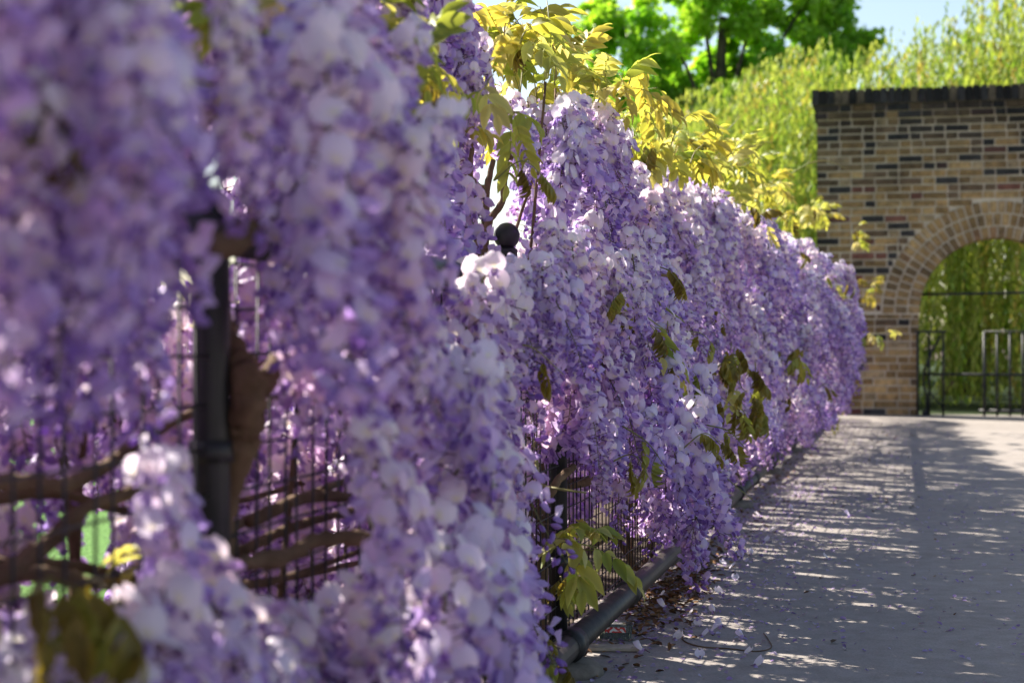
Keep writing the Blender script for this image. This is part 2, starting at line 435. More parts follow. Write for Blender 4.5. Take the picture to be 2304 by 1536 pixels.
for k in range(len(SPOST) - 1):
    a_, b_ = SPOST[k], SPOST[k + 1]
    part('bottom_pipe', fence, lambda m: m.tube([fl(a_ + .002, .028, .065), fl((a_ + b_) / 2, .028, .063), fl(b_ - .002, .028, .065)], .029, 14), M_RAIL)
    mid = a_ + (b_ - a_) * 0.42
    part('coupling', fence, lambda m: (m.tube([fl(mid - .03, .028, .0634), fl(mid + .03, .028, .0634)], .0335, 14), m.tube([fl(mid - .036, .028, .0634), fl(mid - .026, .028, .0634)], .037, 14), m.tube([fl(mid + .026, .028, .0634), fl(mid + .036, .028, .0634)], .037, 14)), M_RAIL)
    part('top_pipe', fence, lambda m: m.tube([fl(a_, 0, ZTOP), fl((a_ + b_) / 2, 0, ZTOP - .004), fl(b_, 0, ZTOP)], .023, 12), M_BLACK)
    def wires(m):
        sp = 0.05; n = int((b_ - a_) / sp)
        for i in range(n):
            s = a_ + .03 + i * sp
            bar(m, fl(s, .0, .085), fl(s + random.uniform(-.004, .004), random.uniform(-.006, .006), ZTOP - .02), .0019, 4)
        z = .10
        while z < ZTOP - .015:
            pts = [fl(a_ + (b_ - a_) * i / 8, random.uniform(-.004, .004) + .0025, z + random.uniform(-.003, .003)) for i in range(9)]
            m.tube(pts, .0019, 4); z += .0522
    w_ = part('mesh_panel', fence, wires, M_BLACK)

bp = empty('ball_capped_post', at(1140, 1300, 4.05)); bp.location.z = 0
tag(bp, 'black steel post with a round ball cap among the wisteria beside the forked stem', 'post')
part('post', bp, lambda m: lathe(m, Matrix.Identity(4), [(.020, 0), (.020, .935), (.026, .94), (.026, .96), (.018, .965)], 16), M_BLACK)
part('ball_cap', bp, lambda m: lathe(m, Matrix.Translation((0, 0, .992)), [(.031 * max(.05, math.cos(a_)), .032 * math.sin(a_)) for a_ in np.linspace(-1.5, 1.55, 14)], 20), M_BLACK)

# ------------------------------------------------------------------ flower and raceme meshes
def grid_faces(nu, nv, base=0):
    return [(base + i * nv + j, base + (i + 1) * nv + j, base + (i + 1) * nv + j + 1, base + i * nv + j + 1) for i in range(nu - 1) for j in range(nv - 1)]
def flower_template(openness):
    """x right, y outwards, z up; base at the origin. metres"""
    V = []; Fc = []; C = []
    pale = np.array((0.93, 0.875, 0.94)); deep = np.array((0.43, 0.27, 0.65)); mid = np.array((0.71, 0.595, 0.84)); spot = np.array((0.94, 0.89, 0.62))
    nu, nv = 5, 5
    for i in range(nu):
        u = -1 + 2 * i / (nu - 1)
        for j in range(nv):
            v = j / (nv - 1)
            w = 0.0136 * (math.sin(math.pi * (v * .80 + .12)) ** 0.65) * (0.55 + .45 * openness)
            z = 0.0240 * v - 0.0015 - (0.003 * (1 - abs(u)) ** 2 if j == nv - 1 else 0) - 0.002 * u * u * v
            y = 0.004 - 0.010 * openness * v ** 1.5 - 0.0045 * u * u * (0.4 + v) * (1 if openness > .6 else -2.2) + (1 - openness) * .010 * v
            V.append((u * w, y, z))
            k = max(0, 1 - ((u / .55) ** 2 + ((v - .22) / .24) ** 2))
            edge = max(abs(u), v) ** 3
            col = pale * (1 - .22 * edge) + mid * .22 * edge
            C.append(col * (1 - min(1, k * 1.3)) + spot * min(1, k * 1.3))
    Fc += grid_faces(nu, nv)
    for sgn in (-1, 1):                                   # wings
        b = len(V)
        for i in range(4):
            a_ = i / 3
            for j in range(3):
                q = j - 1
                hw = 0.0052 * (math.sin(math.pi * (a_ * .78 + .14)) ** .7)
                V.append((sgn * (0.0022 + 0.0040 * math.sin(math.pi * a_ * .8) * openness - 0.0016 * q * q), 0.002 + 0.0155 * a_, -0.001 - 0.0075 * a_ ** 1.3 + q * hw))
                C.append(mid * (1 - .5 * a_) + deep * .5 * a_)
        Fc += grid_faces(4, 3, b)
    b = len(V)                                            # keel
    for i in range(4):
        a_ = i / 3
        for j in range(3):
            q = j - 1
            hw = 0.0034 * math.sin(math.pi * (a_ * .8 + .12))
            V.append((q * hw, 0.001 + 0.0165 * a_, -0.0045 - 0.0085 * a_ + .006 * a_ * a_ + abs(q) * .003))
            C.append(deep * (1.0 - .25 * a_))
    Fc += grid_faces(4, 3, b)
    return np.array(V), Fc, np.array(C)
def bud_template():
    V = []; Fc = []; C = []
    prof = [(.0010, 0), (.0034, .004), (.0048, .009), (.0042, .014), (.0008, .0185)]
    for r, y in prof:
        for k in range(5):
            t = 2 * math.pi * k / 5
            V.append((r * math.cos(t) * .8, y, r * math.sin(t) * 1.1 + y * y * 6)); f_ = y / .0185
            C.append(np.array((0.56, 0.39, 0.75)) * (1 - .22 * f_))
    for i in range(4):
        for k in range(5): Fc.append((i * 5 + k, i * 5 + (k + 1) % 5, (i + 1) * 5 + (k + 1) % 5, (i + 1) * 5 + k))
    return np.array(V), Fc, np.array(C)
FT_OPEN = flower_template(1.0); FT_HALF = flower_template(0.35); FT_BUD = bud_template()
def cone_stub(mb, p, q, r0, r1, c0, c1):
    p, q = Vector(p), Vector(q); d = (q - p).normalized()
    a_ = d.cross(Vector((0, 0, 1)));
    if a_.length < 1e-4: a_ = Vector((1, 0, 0))
    a_.normalize(); b_ = d.cross(a_); V = []; C = []
    for (o_, r, c_) in ((p, r0, c0), (q, r1, c1)):
        for k in range(3):
            t = 2 * math.pi * k / 3; V.append(o_ + (a_ * math.cos(t) + b_ * math.sin(t)) * r); C.append(c_)
    mb.add(V, [(0, 1, 4, 3), (1, 2, 5, 4), (2, 0, 3, 5)], C)

def make_raceme(k, L, nfl, openfrac, bend, split=False):
    rs = random.Random(100 + k); mb = MB(); pieces = []; stem = mb
    bd = rs.uniform(0, 6.28); wv = rs.uniform(.004, .012)
    def axis(t):
        return Vector((math.cos(bd) * bend * (t * t) + wv * math.sin(5 * t + bd), math.sin(bd) * bend * (t * t) + wv * math.cos(4 * t + 2 * bd), -L * t * (1 - .10 * abs(bend) / .1 * t)))
    pts = [axis(i / 10) for i in range(11)]
    mb.tube(pts, [.0022 - .0015 * i / 10 for i in range(11)], 4, (0.26, 0.27, 0.10))
    ang = rs.uniform(0, 6.28)
    for i in range(nfl):
        t = 0.04 + 0.95 * (i / (nfl - 1)) ** 1.05
        ang += 2.39996 + rs.uniform(-.35, .35)
        p = axis(t); age = t / openfrac
        pl = (0.021 if t < .75 else 0.021 - .05 * (t - .75)) * rs.uniform(.65, 1.6)
        out = Vector((math.cos(ang), math.sin(ang), rs.uniform(-.35, .6) if age < 1 else rs.uniform(-.7, .1))).normalized()
        q = p + out * pl
        if age < 0.9 + rs.uniform(-.06, .06): T, sc = FT_OPEN, rs.uniform(.92, 1.12)
        elif age < 1.12: T, sc = FT_HALF, rs.uniform(.78, .95)
        else: T, sc = FT_BUD, max(.35, 1.12 - .9 * (t - openfrac)) * rs.uniform(.85, 1.1)
        # orientation
        y = Vector((out.x, out.y, out.z * .4 + (rs.uniform(-.75, .35) if T is not FT_BUD else rs.uniform(-1.2, -.3)))).normalized()
        x = y.cross(Vector((0, 0, 1))).normalized(); x = (x + Vector((0, 0, rs.uniform(-.75, .75)))).normalized()
        z = x.cross(y).normalized(); x = y.cross(z)
        yaw = Matrix.Rotation(rs.gauss(0, .6), 3, 'Z')
        Mx = yaw @ Matrix((x, y, z)).transposed()
        V = T[0] * sc * (1.22 if T is not FT_BUD else 1.15); V = V @ np.array(Mx).T + np.array(q)
        br = rs.uniform(.86, 1.08); age_c = min(1, max(0, (t - .1) / .85))
        hue = np.array((1.03 - .17 * age_c + rs.uniform(-.05, .05), 1.03 - .32 * age_c + rs.uniform(-.04, .04), 1.0 - .03 * age_c))
        C = T[2] * hue * br
        if split: mb = MB(); pieces.append(mb)
        mb.add(V, T[1], np.clip(C, 0.02, .95))
        cone_stub(mb, p, q, .0008, .0009, (.16, .13, .06), (.20, .08, .12))
        yv = np.array(y); cone_stub(mb, q - Vector(yv) * .0015, q + Vector(yv) * .004 * sc, .0010, .0034 * sc, (.18, .07, .14), (.26, .12, .26))
    if split: return stem.mesh('raceme_stem_%02d' % k), [p_.mesh('flower') for p_ in pieces]
    return mb.mesh('raceme_%02d' % k)
RAC = []
specs = [(.30, 54, .80, .02), (.27, 50, .9, .05), (.34, 60, .72, .03), (.24, 46, 1.0, .03), (.36, 62, .78, .07), (.28, 52, .86, .01),
         (.22, 42, .95, .05), (.31, 55, .66, .04), (.26, 48, .82, .08), (.33, 58, .92, .02), (.20, 38, 1.05, .02), (.29, 50, .55, .03)]
for k, sp_ in enumerate(specs):
    me = make_raceme(k, *sp_); me.materials.append(M_PETAL); RAC.append((me, sp_[0]))

# ------------------------------------------------------------------ compound leaves
def leaflet(mb, M, L, w, fold, droop, col):
    V = []; C = []
    for i in range(6):
        a_ = i / 5
        ww = w * (math.sin(math.pi * min(1, a_ * .93 + .06)) ** .8) * (1.0 - .35 * a_ * a_)
        if i == 5: ww = w * .03
        for q in (-1, 0, 1):
            V.append(M @ Vector((q * ww, L * a_ * (1 - .15 * droop * a_), -droop * L * a_ * a_ * .6 + abs(q) * ww * fold)))
            C.append(np.array(col) * (1.06 if q else .82) * (1 - .08 * a_))
    mb.add(V, grid_faces(6, 3), C)
def make_leaf(k, pairs, rl, ll, droop, split=False):
    """rachis leaves the origin along +y, arching down"""
    rs = random.Random(300 + k); mb = MB(); stem = mb; pieces = []
    ax = lambda t: Vector((0.012 * math.sin(3 * t + k), rl * t * (1 - .18 * t), -rl * .5 * t * t))
    mb.tube([ax(i / 8) for i in range(9)], [.0014 - .0009 * i / 8 for i in range(9)], 4, (0.75, 0.75, 0.8))
    for i in range(pairs + 1):
        t = .28 + .72 * i / pairs
        p = ax(t); sz = ll * (0.75 + .4 * math.sin(math.pi * (i + .6) / (pairs + 1))) * rs.uniform(.85, 1.12)
        sides = ((-1, 1) if i < pairs else (0,))
        for sd in sides:
            yaw = -sd * R(rs.uniform(42, 66)); dr = droop + rs.uniform(-.25, .25)
            Mx = Matrix.Translation(p) @ Matrix.Rotation(yaw, 4, 'Z') @ Matrix.Rotation(-R(12 + 62 * max(0, dr)), 4, 'X') @ Matrix.Rotation(rs.uniform(-.5, .5), 4, 'Y')
            g = rs.uniform(.82, 1.15)
            if split: mb = MB(); pieces.append(mb)
            leaflet(mb, Mx, sz, sz * .23, rs.uniform(.15, .6), .5 + dr * .4, (g, g * rs.uniform(.94, 1.04), g))
    if split:
        ms = [stem.mesh('rachis')] + [p_.mesh('leaflet') for p_ in pieces]
        for m_ in ms: m_.materials.append(M_LEAF if k < 3 else M_BRONZE)
        return ms
    me = mb.mesh('leaf_%02d' % k); me.materials.append(M_LEAF if k < 3 else M_BRONZE); return me
LSPEC = [(0, 4, .17, .074, .15), (1, 3, .13, .082, .35), (2, 5, .19, .064, .3), (3, 5, .13, .060, .95), (4, 4, .11, .066, .85), (5, 6, .13, .05, 1.1)]
LEAFM = [make_leaf(*q) for q in LSPEC]; LEAFS = [make_leaf(*q, split=True) for q in LSPEC]

# ------------------------------------------------------------------ the wisteria plants
def smp(s):      # distance straight ahead for a place along the fence
    return s * CP + 0.167
BOUNDS = [-1.0, 1.95, 3.95, 6.3, 10.4, 18.0]
LABELS = ['pale lilac wisteria over the fence bay where bare branches and green lawn show through',
          'lilac wisteria with a thick gnarled trunk standing tight against a black fence post',
          'lilac wisteria with a forked brown stem beside the ball capped post and golden top leaves',
          'purple wisteria with bronze leaves hanging in long curtains along the middle of the fence',
          'pale purple wisteria spreading widest where the fence meets the brick arch wall']
PLANTS = []
for k in range(5):
    sc_ = [1.2, 2.02, 4.2, 8.0, 13.0][k]
    w_ = empty('wisteria', F(sc_, -.07, 0)); tag(w_, LABELS[k], 'wisteria', 'wisteria trained along the fence'); PLANTS.append(w_)
bpy.context.view_layer.update()
PINV = [p.matrix_world.inverted() for p in PLANTS]
def plant_of(s):
    for k in range(5):
        if s < BOUNDS[k + 1]: return k
    return 4
def wood(k, pts, rad, name='branch', sides=8, sub=6, mat=None, gnarl=0.12):
    P = catmull(pts, sub); n = len(P)
    r0, r1 = rad if isinstance(rad, tuple) else (rad, rad * .6)
    rs = random.Random(int(P[0].x * 1000) + n)
    rr = [(r0 + (r1 - r0) * i / (n - 1)) * (1 + rs.uniform(-gnarl, gnarl)) for i in range(n)]
    P = [PINV[k] @ (p + Vector((rs.uniform(-1, 1), rs.uniform(-1, 1), rs.uniform(-1, 1))) * r0 * gnarl * .8) for p in P]
    mb = MB(); mb.tube(P, rr, sides)
    return link(name, mb.mesh(name), PLANTS[k], mat or M_BARK)

# hedge shape
HY = [0.4, 2.6, 4.2, 6.5, 8.5, 10.0, 12.0, 15.0, 18.0]
HH = [1.52, 1.52, 1.43, 1.42, 1.42, 1.32, 1.22, 1.16, 1.16]
def Htop(s): return float(np.interp(smp(s), HY, HH)) + .04 * math.sin(s * 1.9 + 1) + .03 * math.sin(s * 4.7)
EY = [0.4, 1.12, 1.35, 1.75, 2.2, 2.7, 3.4, 4.1, 4.9, 5.5, 6.1, 6.9, 7.6, 8.3, 9.2, 10.2, 11.2, 12.5, 14.0, 18.0]
EUP = [.33, .30, .10, .02, -.02, -.05, -.03, .02, .11, .05, .02, .22, .26, .14, .40, .50, .36, .46, .38, .34]
ELO = [.33, .31, .14, .22, .30, .12, .06, .10, .26, .14, .06, .26, .24, .14, .38, .46, .34, .44, .40, .38]
def Eout(s, z=.6):
    Y = smp(s); k = sm(.62, .92, z)
    return float(np.interp(Y, EY, ELO)) * (1 - k) + float(np.interp(Y, EY, EUP)) * k + .04 * math.sin(s * 3.1 + z * 2) + .03 * math.sin(s * 7.3 + 2 - z * 3)

FREE = [(1150, -400), (1145, 180), (1290, 215), (1400, 205), (1440, 330), (1560, 400), (1700, 455), (1840, 468), (1905, 535), (1950, 620), (1955, 700),
        (1925, 820), (1905, 905), (1850, 985), (1760, 1050), (1700, 1075), (1670, 1110), (1608, 1130), (1610, 1335), (1530, 1335), (1525, 1235), (1490, 1235),
        (1420, 1270), (1310, 1390), (1325, 1620), (3600, 1620), (3600, -400)]
GAPS = [
    [(400, 590), (610, 585), (600, 680), (520, 760), (590, 860), (590, 990), (530, 1230), (435, 1230), (420, 980), (440, 880), (440, 700), (410, 640)],
    [(-60, 1010), (80, 960), (180, 1040), (235, 1100), (250, 1320), (120, 1370), (-60, 1370)],
    [(560, 1120), (700, 1080), (820, 1150), (900, 1215), (850, 1275), (760, 1290), (600, 1265), (530, 1235)],
    [(1185, 900), (1258, 915), (1262, 1060), (1250, 1200), (1205, 1200), (1180, 960)],
    [(1240, 1090), (1330, 1080), (1350, 1190), (1420, 1215), (1500, 1235), (1525, 1260), (1310, 1395), (1262, 1330), (1228, 1180)],
    [(1040, 380), (1130, 400), (1170, 490), (1165, 580), (1060, 590), (1010, 470)],
    [(130, 1170), (255, 1170), (255, 1300), (130, 1300)],
]
def blocked(P, L, front, skipgap=False):
    for f_ in (0.0, 0.3, .6, .85, 1.0):
        x, y = px(P - Vector((0, 0, L * f_))); Y = max(P.y, .05)
        hw = .042 * FPX / Y * (1 - .55 * f_)
        if inside(FREE, x + hw * .8, y): return True
        if not skipgap:
            gl = GAPS if front else (GAPS[5:] if P.y < 4.3 else GAPS[6:])
            for g in gl:
                if inside(g, x, y) or inside(g, x + hw * .8, y) or inside(g, x - hw * .8, y): return True
    return False

cands = []   # (plant, P, variant, rotz, tilt, scale, s, front)
def try_place(s, e, z, front, smin=.82, smax=1.12, skipgap=False):
    v = random.randrange(len(RAC)); sc_ = random.uniform(smin, smax)
    L = RAC[v][1] * sc_
    if z - L < 0.05:
        sc_ *= max(.0, (z - 0.05) / L); L = RAC[v][1] * sc_
        if sc_ < .55: return False
    P = F(s, e, z)
    if P.y < 0.55 and P.x > -.35: return False
    for shrink in (1, .78, .6):
        if sc_ * shrink < .5: return False
        if not blocked(P, L * shrink, front, skipgap): break
    else: return False
    sc_ *= shrink
    til = (random.gauss(0, .17), random.gauss(0, .17))
    cands.append((plant_of(s), P, v, random.uniform(0, 6.28), til, sc_, s, front)); return True
# front face: attach points over the outer surface
s = 0.35
while s < 17.0:
    Y = smp(s)
    dens = 84 if Y < 7 else 74
    step = 0.02
    H = Htop(s); n = dens * step * (H - .25)
    cnt = int(n) + (random.random() < n - int(n))
    for _ in range(cnt):
        z = random.uniform(.32, H)
        zf = z / H
        prof = math.sqrt(max(0, 1 - max(0, (zf - .68) / .33) ** 2))
        low = sm(.25, .55, z)
        e0 = Eout(s, z); e = (e0 * (.25 + .75 * prof) if e0 > 0 else e0) * (.6 + .4 * low) - random.random() ** 1.4 * (.15 if smp(s) > 1.6 else .10) - (1 - prof) * .14
        if z < .9 and e < .045 and random.random() < .7: e = .045 + random.random() * .05
        try_place(s + random.uniform(0, step), e, z, e > -.02)
    s += step
# top and back
s = 0.3
while s < 17.2:
    step = 0.05; H = Htop(s)
    for _ in range(7 if smp(s) < 5 else 4 if smp(s) < 9 else 3):
        a_ = random.random()
        if a_ < .22: e, z = random.uniform(-.32, .05), H * random.uniform(.88, 1.0)
        elif a_ < .75: e, z = random.uniform(-.75, -.12), random.uniform(.28, .95)
        elif a_ < .87: e, z = random.uniform(-.5, -.25), random.uniform(.4, H * .95)
        else: continue
        try_place(s + random.uniform(0, step), e, z, False)
    s += step
# blooms over the top pipe
s = 2.25
while s < 9:
    for _ in range(2): try_place(s + random.uniform(0, .1), random.uniform(.04, .12), random.uniform(.86, 1.0), True, .6, .9)
    s += .1
for _ in range(40): try_place(random.uniform(2.9, 3.9), random.uniform(.04, .08), random.uniform(.85, .895), True, .6, .8)
for _ in range(34): try_place(random.uniform(.75, 2.0), random.uniform(.06, .28), random.uniform(.88, 1.15), True, .7, 1.0)
rs_ = random.Random(5)
for _ in range(34):                      # low blooms in front of the mesh by the first posts
    x, y, e = rs_.uniform(290, 880), rs_.uniform(1325, 1470), rs_.uniform(.05, .16)
    P = at(x, y, (.77 - e * 1.026) * FPX / (2030 - x)); v = rs_.randrange(len(RAC)); sc_ = rs_.uniform(.7, 1.05)
    sc_ = min(sc_, (P.z - .03) / RAC[v][1])
    if sc_ > .45: cands.append((plant_of((P - O).dot(U)), P, v, rs_.uniform(0, 6.28), (rs_.gauss(0, .15), rs_.gauss(0, .15)), sc_, (P - O).dot(U), True))
HAND = []
# hand-set pendants seen against the pavement and the dark mesh
for (x, y, Y, v, sc_) in [(1562, 1085, 4.75, 4, .98), (1545, 1050, 4.85, 9, .9), (1478, 1060, 4.7, 7, .8), (1392, 1010, 4.3, 11, .85),
                          (1190, 790, 4.0, 2, .8), (1235, 800, 4.1, 7, .72), (1600, 1000, 5.3, 6, .7), (1040, 598, 2.95, 6, .8), (1072, 604, 3.0, 10, .9), (1105, 606, 3.08, 3, .7), (1135, 612, 3.2, 6, .8), (1090, 600, 3.02, 8, .7), (1625, 1040, 5.6, 10, .7)]:
    P = at(x, y, Y); s_ = (P - O).dot(U)
    if P.z - RAC[v][1] * sc_ < .012: sc_ = (P.z - .012) / RAC[v][1]
    HAND.append((plant_of(s_), P, v, random.uniform(0, 6.28), (random.uniform(-.1, .1), random.uniform(-.1, .1)), sc_, s_, True))

# single racemes: those that show largest; the rest of each plant as one mass
masses = {k: [] for k in range(5)}; per = {k: [] for k in range(5)}
for c_ in cands: per[c_[0]].append(c_)
for k in range(5):
    def key(c_):
        x, y = px(c_[1] - Vector((0, 0, .15)))
        off = (x < -80 or x > 2380 or y < -200 or y > 1700)
        e_ = (c_[1] - O).dot(N)
        return (off, not c_[7], -e_ * 6 + c_[1].y * .25)
    L_ = sorted(per[k], key=key)
    for i, c_ in enumerate(L_):
        if i < 284:
            me = RAC[c_[2]][0]; o = bpy.data.objects.new('raceme', me); COL.objects.link(o); o.parent = PLANTS[k]
            o.location = PINV[k] @ c_[1]; o.rotation_euler = (c_[4][0], c_[4][1], c_[3]); o.scale = (c_[5],) * 3
        else: masses[k].append(c_)
SPLIT = {}
for c_ in HAND:                          # blooms whose flowers can be picked apart
    k, P, v, rz, til, sc_ = c_[:6]
    if v not in SPLIT:
        SPLIT[v] = make_raceme(v, *specs[v], split=True)
        for m_ in [SPLIT[v][0]] + SPLIT[v][1]: m_.materials.append(M_PETAL)
    o = bpy.data.objects.new('raceme', SPLIT[v][0]); COL.objects.link(o); o.parent = PLANTS[k]
    o.location = PINV[k] @ P; o.rotation_euler = (til[0], til[1], rz); o.scale = (sc_,) * 3
    for m_ in SPLIT[v][1]:
        f_ = bpy.data.objects.new('flower', m_); COL.objects.link(f_); f_.parent = o
src = bpy.data.collections.new('raceme_kinds')
for k, (me, L) in enumerate(RAC):
    o = bpy.data.objects.new('raceme_kind_%02d' % k, me); src.objects.link(o)
def gn_instancer():
    ng = bpy.data.node_groups.new('bloom_mass', 'GeometryNodeTree')
    ng.interface.new_socket('Geometry', in_out='INPUT', socket_type='NodeSocketGeometry')
    ng.interface.new_socket('Geometry', in_out='OUTPUT', socket_type='NodeSocketGeometry')
    gi = ng.nodes.new('NodeGroupInput'); go = ng.nodes.new('NodeGroupOutput')
    ci = ng.nodes.new('GeometryNodeCollectionInfo'); ci.inputs['Collection'].default_value = src
    ci.inputs['Separate Children'].default_value = True; ci.inputs['Reset Children'].default_value = True
    ip = ng.nodes.new('GeometryNodeInstanceOnPoints'); ip.inputs['Pick Instance'].default_value = True
    def att(nm, ty):
        n = ng.nodes.new('GeometryNodeInputNamedAttribute'); n.data_type = ty; n.inputs['Name'].default_value = nm
        return n.outputs[0]
    er = ng.nodes.new('FunctionNodeEulerToRotation')
    ng.links.new(att('rot', 'FLOAT_VECTOR'), er.inputs[0]); ng.links.new(er.outputs[0], ip.inputs['Rotation'])
    ng.links.new(att('scl', 'FLOAT'), ip.inputs['Scale']); ng.links.new(att('idx', 'INT'), ip.inputs['Instance Index'])
    ng.links.new(gi.outputs[0], ip.inputs['Points']); ng.links.new(ci.outputs[0], ip.inputs['Instance']); ng.links.new(ip.outputs[0], go.inputs[0])
    return ng
NG = gn_instancer()
for k in range(5):
    if not masses[k]: continue
    me = bpy.data.meshes.new('bloom_mass'); me.from_pydata([tuple(PINV[k] @ c_[1]) for c_ in masses[k]], [], [])
    a_ = me.attributes.new('rot', 'FLOAT_VECTOR', 'POINT'); a_.data.foreach_set('vector', [x for c_ in masses[k] for x in (c_[4][0], c_[4][1], c_[3])])
    a_ = me.attributes.new('scl', 'FLOAT', 'POINT'); a_.data.foreach_set('value', [c_[5] for c_ in masses[k]])
    a_ = me.attributes.new('idx', 'INT', 'POINT'); a_.data.foreach_set('value', [c_[2] for c_ in masses[k]])
    o = link('bloom_mass', me, PLANTS[k]); o['kind'] = 'stuff'
    md = o.modifiers.new('bloom_mass', 'NODES'); md.node_group = NG
print('RACEMES', {k: len(per[k]) for k in per})

# ---- wood
wood(1, [at(468, 2215, 1.97), at(474, 1500, 1.98), at(486, 1200, 1.98), at(530, 1020, 1.93), at(556, 930, 1.91), at(552, 850, 1.91), at(515, 790, 1.94), at(478, 700, 1.97), at(475, 600, 1.92)], (.024, .018), 'trunk', 12, 7, gnarl=.13)
wood(1, [at(552, 880, 1.91), at(590, 860, 1.93), at(606, 840, 1.96), at(640, 770, 2.05)], (.016, .008), 'branch', 8, 5, gnarl=.3)
wood(1, [at(455, 560, 1.80), at(520, 545, 1.82), at(590, 510, 1.88), at(660, 490, 2.0), at(800, 430, 2.3)], (.016, .009), 'branch', 9, 6, gnarl=.25)
wood(1, [at(600, 200, 2.45), at(660, 178, 2.45), at(720, 165, 2.45), at(800, 150, 2.5), at(960, 130, 2.7)], (.009, .006))
wood(1, [at(530, 1270, 1.95), at(640, 1250, 2.0), at(720, 1215, 2.05), at(820, 1215, 2.1), at(950, 1245, 2.2), at(1010, 1200, 2.4)], (.011, .008), gnarl=.25)
wood(1, [at(510, 1190, 2.05), at(600, 1150, 2.2), at(700, 1110, 2.3), at(840, 1060, 2.5)], (.007, .005))
wood(1, [at(560, 1175, 2.1), at(690, 1120, 2.25), at(830, 1120, 2.4), at(1020, 1125, 2.8)], (.009, .007))
wood(1, [at(540, 1240, 2.15), at(660, 1185, 2.3), at(790, 1150, 2.5)], (.008, .006))
wood(1, [at(795, 930, 2.3), at(840, 850, 2.25), at(905, 760, 2.2), at(940, 735, 2.2)], (.006, .004))
wood(0, [at(-60, 1090, 1.75), at(60, 1085, 1.78), at(150, 1090, 1.8), at(250, 1040, 1.9), at(330, 980, 2.0), at(480, 900, 2.2), at(600, 800, 2.5)], (.011, .005))
wood(0, [at(-60, 1330, 1.72), at(40, 1270, 1.75), at(120, 1210, 1.78), at(200, 1140, 1.82), at(330, 1090, 1.9), at(480, 990, 2.1), at(620, 900, 2.4)], (.012, .005))
wood(0, [at(-60, 1265, 1.85), at(60, 1265, 1.85), at(180, 1275, 1.9), at(300, 1300, 1.95), at(460, 1320, 2.15), at(700, 1290, 2.5), at(900, 1240, 2.9)], (.008, .004))
wood(0, [at(-60, 1310, 1.8), at(80, 1290, 1.8), at(220, 1310, 1.85), at(420, 1330, 1.95), at(640, 1300, 2.2), at(860, 1220, 2.6)], (.010, .004))
wood(0, [at(-60, 1130, 1.9), at(90, 1110, 1.95), at(180, 1120, 2.0), at(300, 1150, 2.1), at(520, 1130, 2.4), at(700, 1080, 2.7)], (.007, .004))
wood(0, [F(1.25, -.12, 0), F(1.2, -.06, .3), F(1.3, -.03, .6), F(1.22, .0, .9), F(1.4, .05, 1.3)], (.020, .010), 'trunk', 9, 6, gnarl=.25)
wood(2, [F(4.12, -.13, 0), F(4.10, -.12, .4), at(1098, 640, 4.05), at(1088, 560, 4.02)], (.026, .018), 'trunk', 9, 6, gnarl=.15)
wood(2, [at(1088, 570, 4.02), at(1100, 500, 4.0), at(1130, 455, 3.98), at(1140, 380, 3.95), at(1175, 300, 3.9)], (.011, .006))
wood(2, [at(1088, 570, 4.02), at(1093, 490, 4.05), at(1095, 430, 4.08), at(1110, 360, 4.1)], (.011, .007))
wood(2, [at(1085, 570, 4.02), at(1060, 500, 4.0), at(1035, 460, 3.98), at(960, 420, 3.9)], (.011, .007))
wood(2, [at(1085, 440, 4.15), at(1060, 420, 4.2), at(1050, 380, 4.2), at(1060, 320, 4.2)], (.022, .012))
wood(2, [at(1205, 1160, 3.72), at(1235, 1115, 3.70), at(1255, 1080, 3.72), at(1290, 1050, 3.8)], (.012, .009))
wood(2, [at(1220, 1110, 3.95), at(1300, 1085, 4.1), at(1400, 1075, 4.4), at(1480, 1090, 4.7)], (.014, .010))
wood(2, [at(1420, 616, 4.6), at(1480, 618, 4.65), at(1515, 622, 4.7)], (.005, .004))
wood(2, [at(840, 920, 3.0), at(1000, 745, 3.4), at(1100, 740, 3.6)], (.006, .004))
for s_, k in ((6.35, 3), (8.05, 3), (10.6, 4), (12.8, 4), (15.1, 4)):
    wood(k, [F(s_, -.10, 0), F(s_ + .05, -.06, .35), F(s_ - .03, -.08, .7), F(s_ + .06, -.05, 1.05), F(s_ + .2, -.1, 1.35)], (.030, .012), 'trunk', 8, 5, gnarl=.2)
for i in range(46):                      # vines running along behind the mesh
    s_ = random.uniform(.6, 13); L = random.uniform(.8, 2.2); z0 = random.uniform(.10, 1.15)
    e0 = random.uniform(-.30, -.03); k = plant_of(s_ + L / 2)
    pts = [F(s_ + L * j / 4, e0 + random.uniform(-.06, .06), max(.05, z0 + random.uniform(-.12, .12) + (j - 2) * random.uniform(-.05, .08))) for j in range(5)]
    wood(k, pts, (random.uniform(.006, .015), random.uniform(.004, .008)), sides=6, sub=4)
for i in range(40):                      # upright thin stems inside the hedge
    s_ = random.uniform(.7, 15); k = plant_of(s_); e0 = random.uniform(-.35, -.03)
    H = Htop(s_)
    wood(k, [F(s_ + random.uniform(-.1, .1), e0, 0), F(s_, e0 + random.uniform(-.05, .05), H * .3), F(s_ + random.uniform(-.1, .1), e0 + random.uniform(-.05, .1), H * .6), F(s_ + random.uniform(-.2, .2), e0 * .5, H * .92)],
         (random.uniform(.005, .011), .003), sides=6, sub=4)

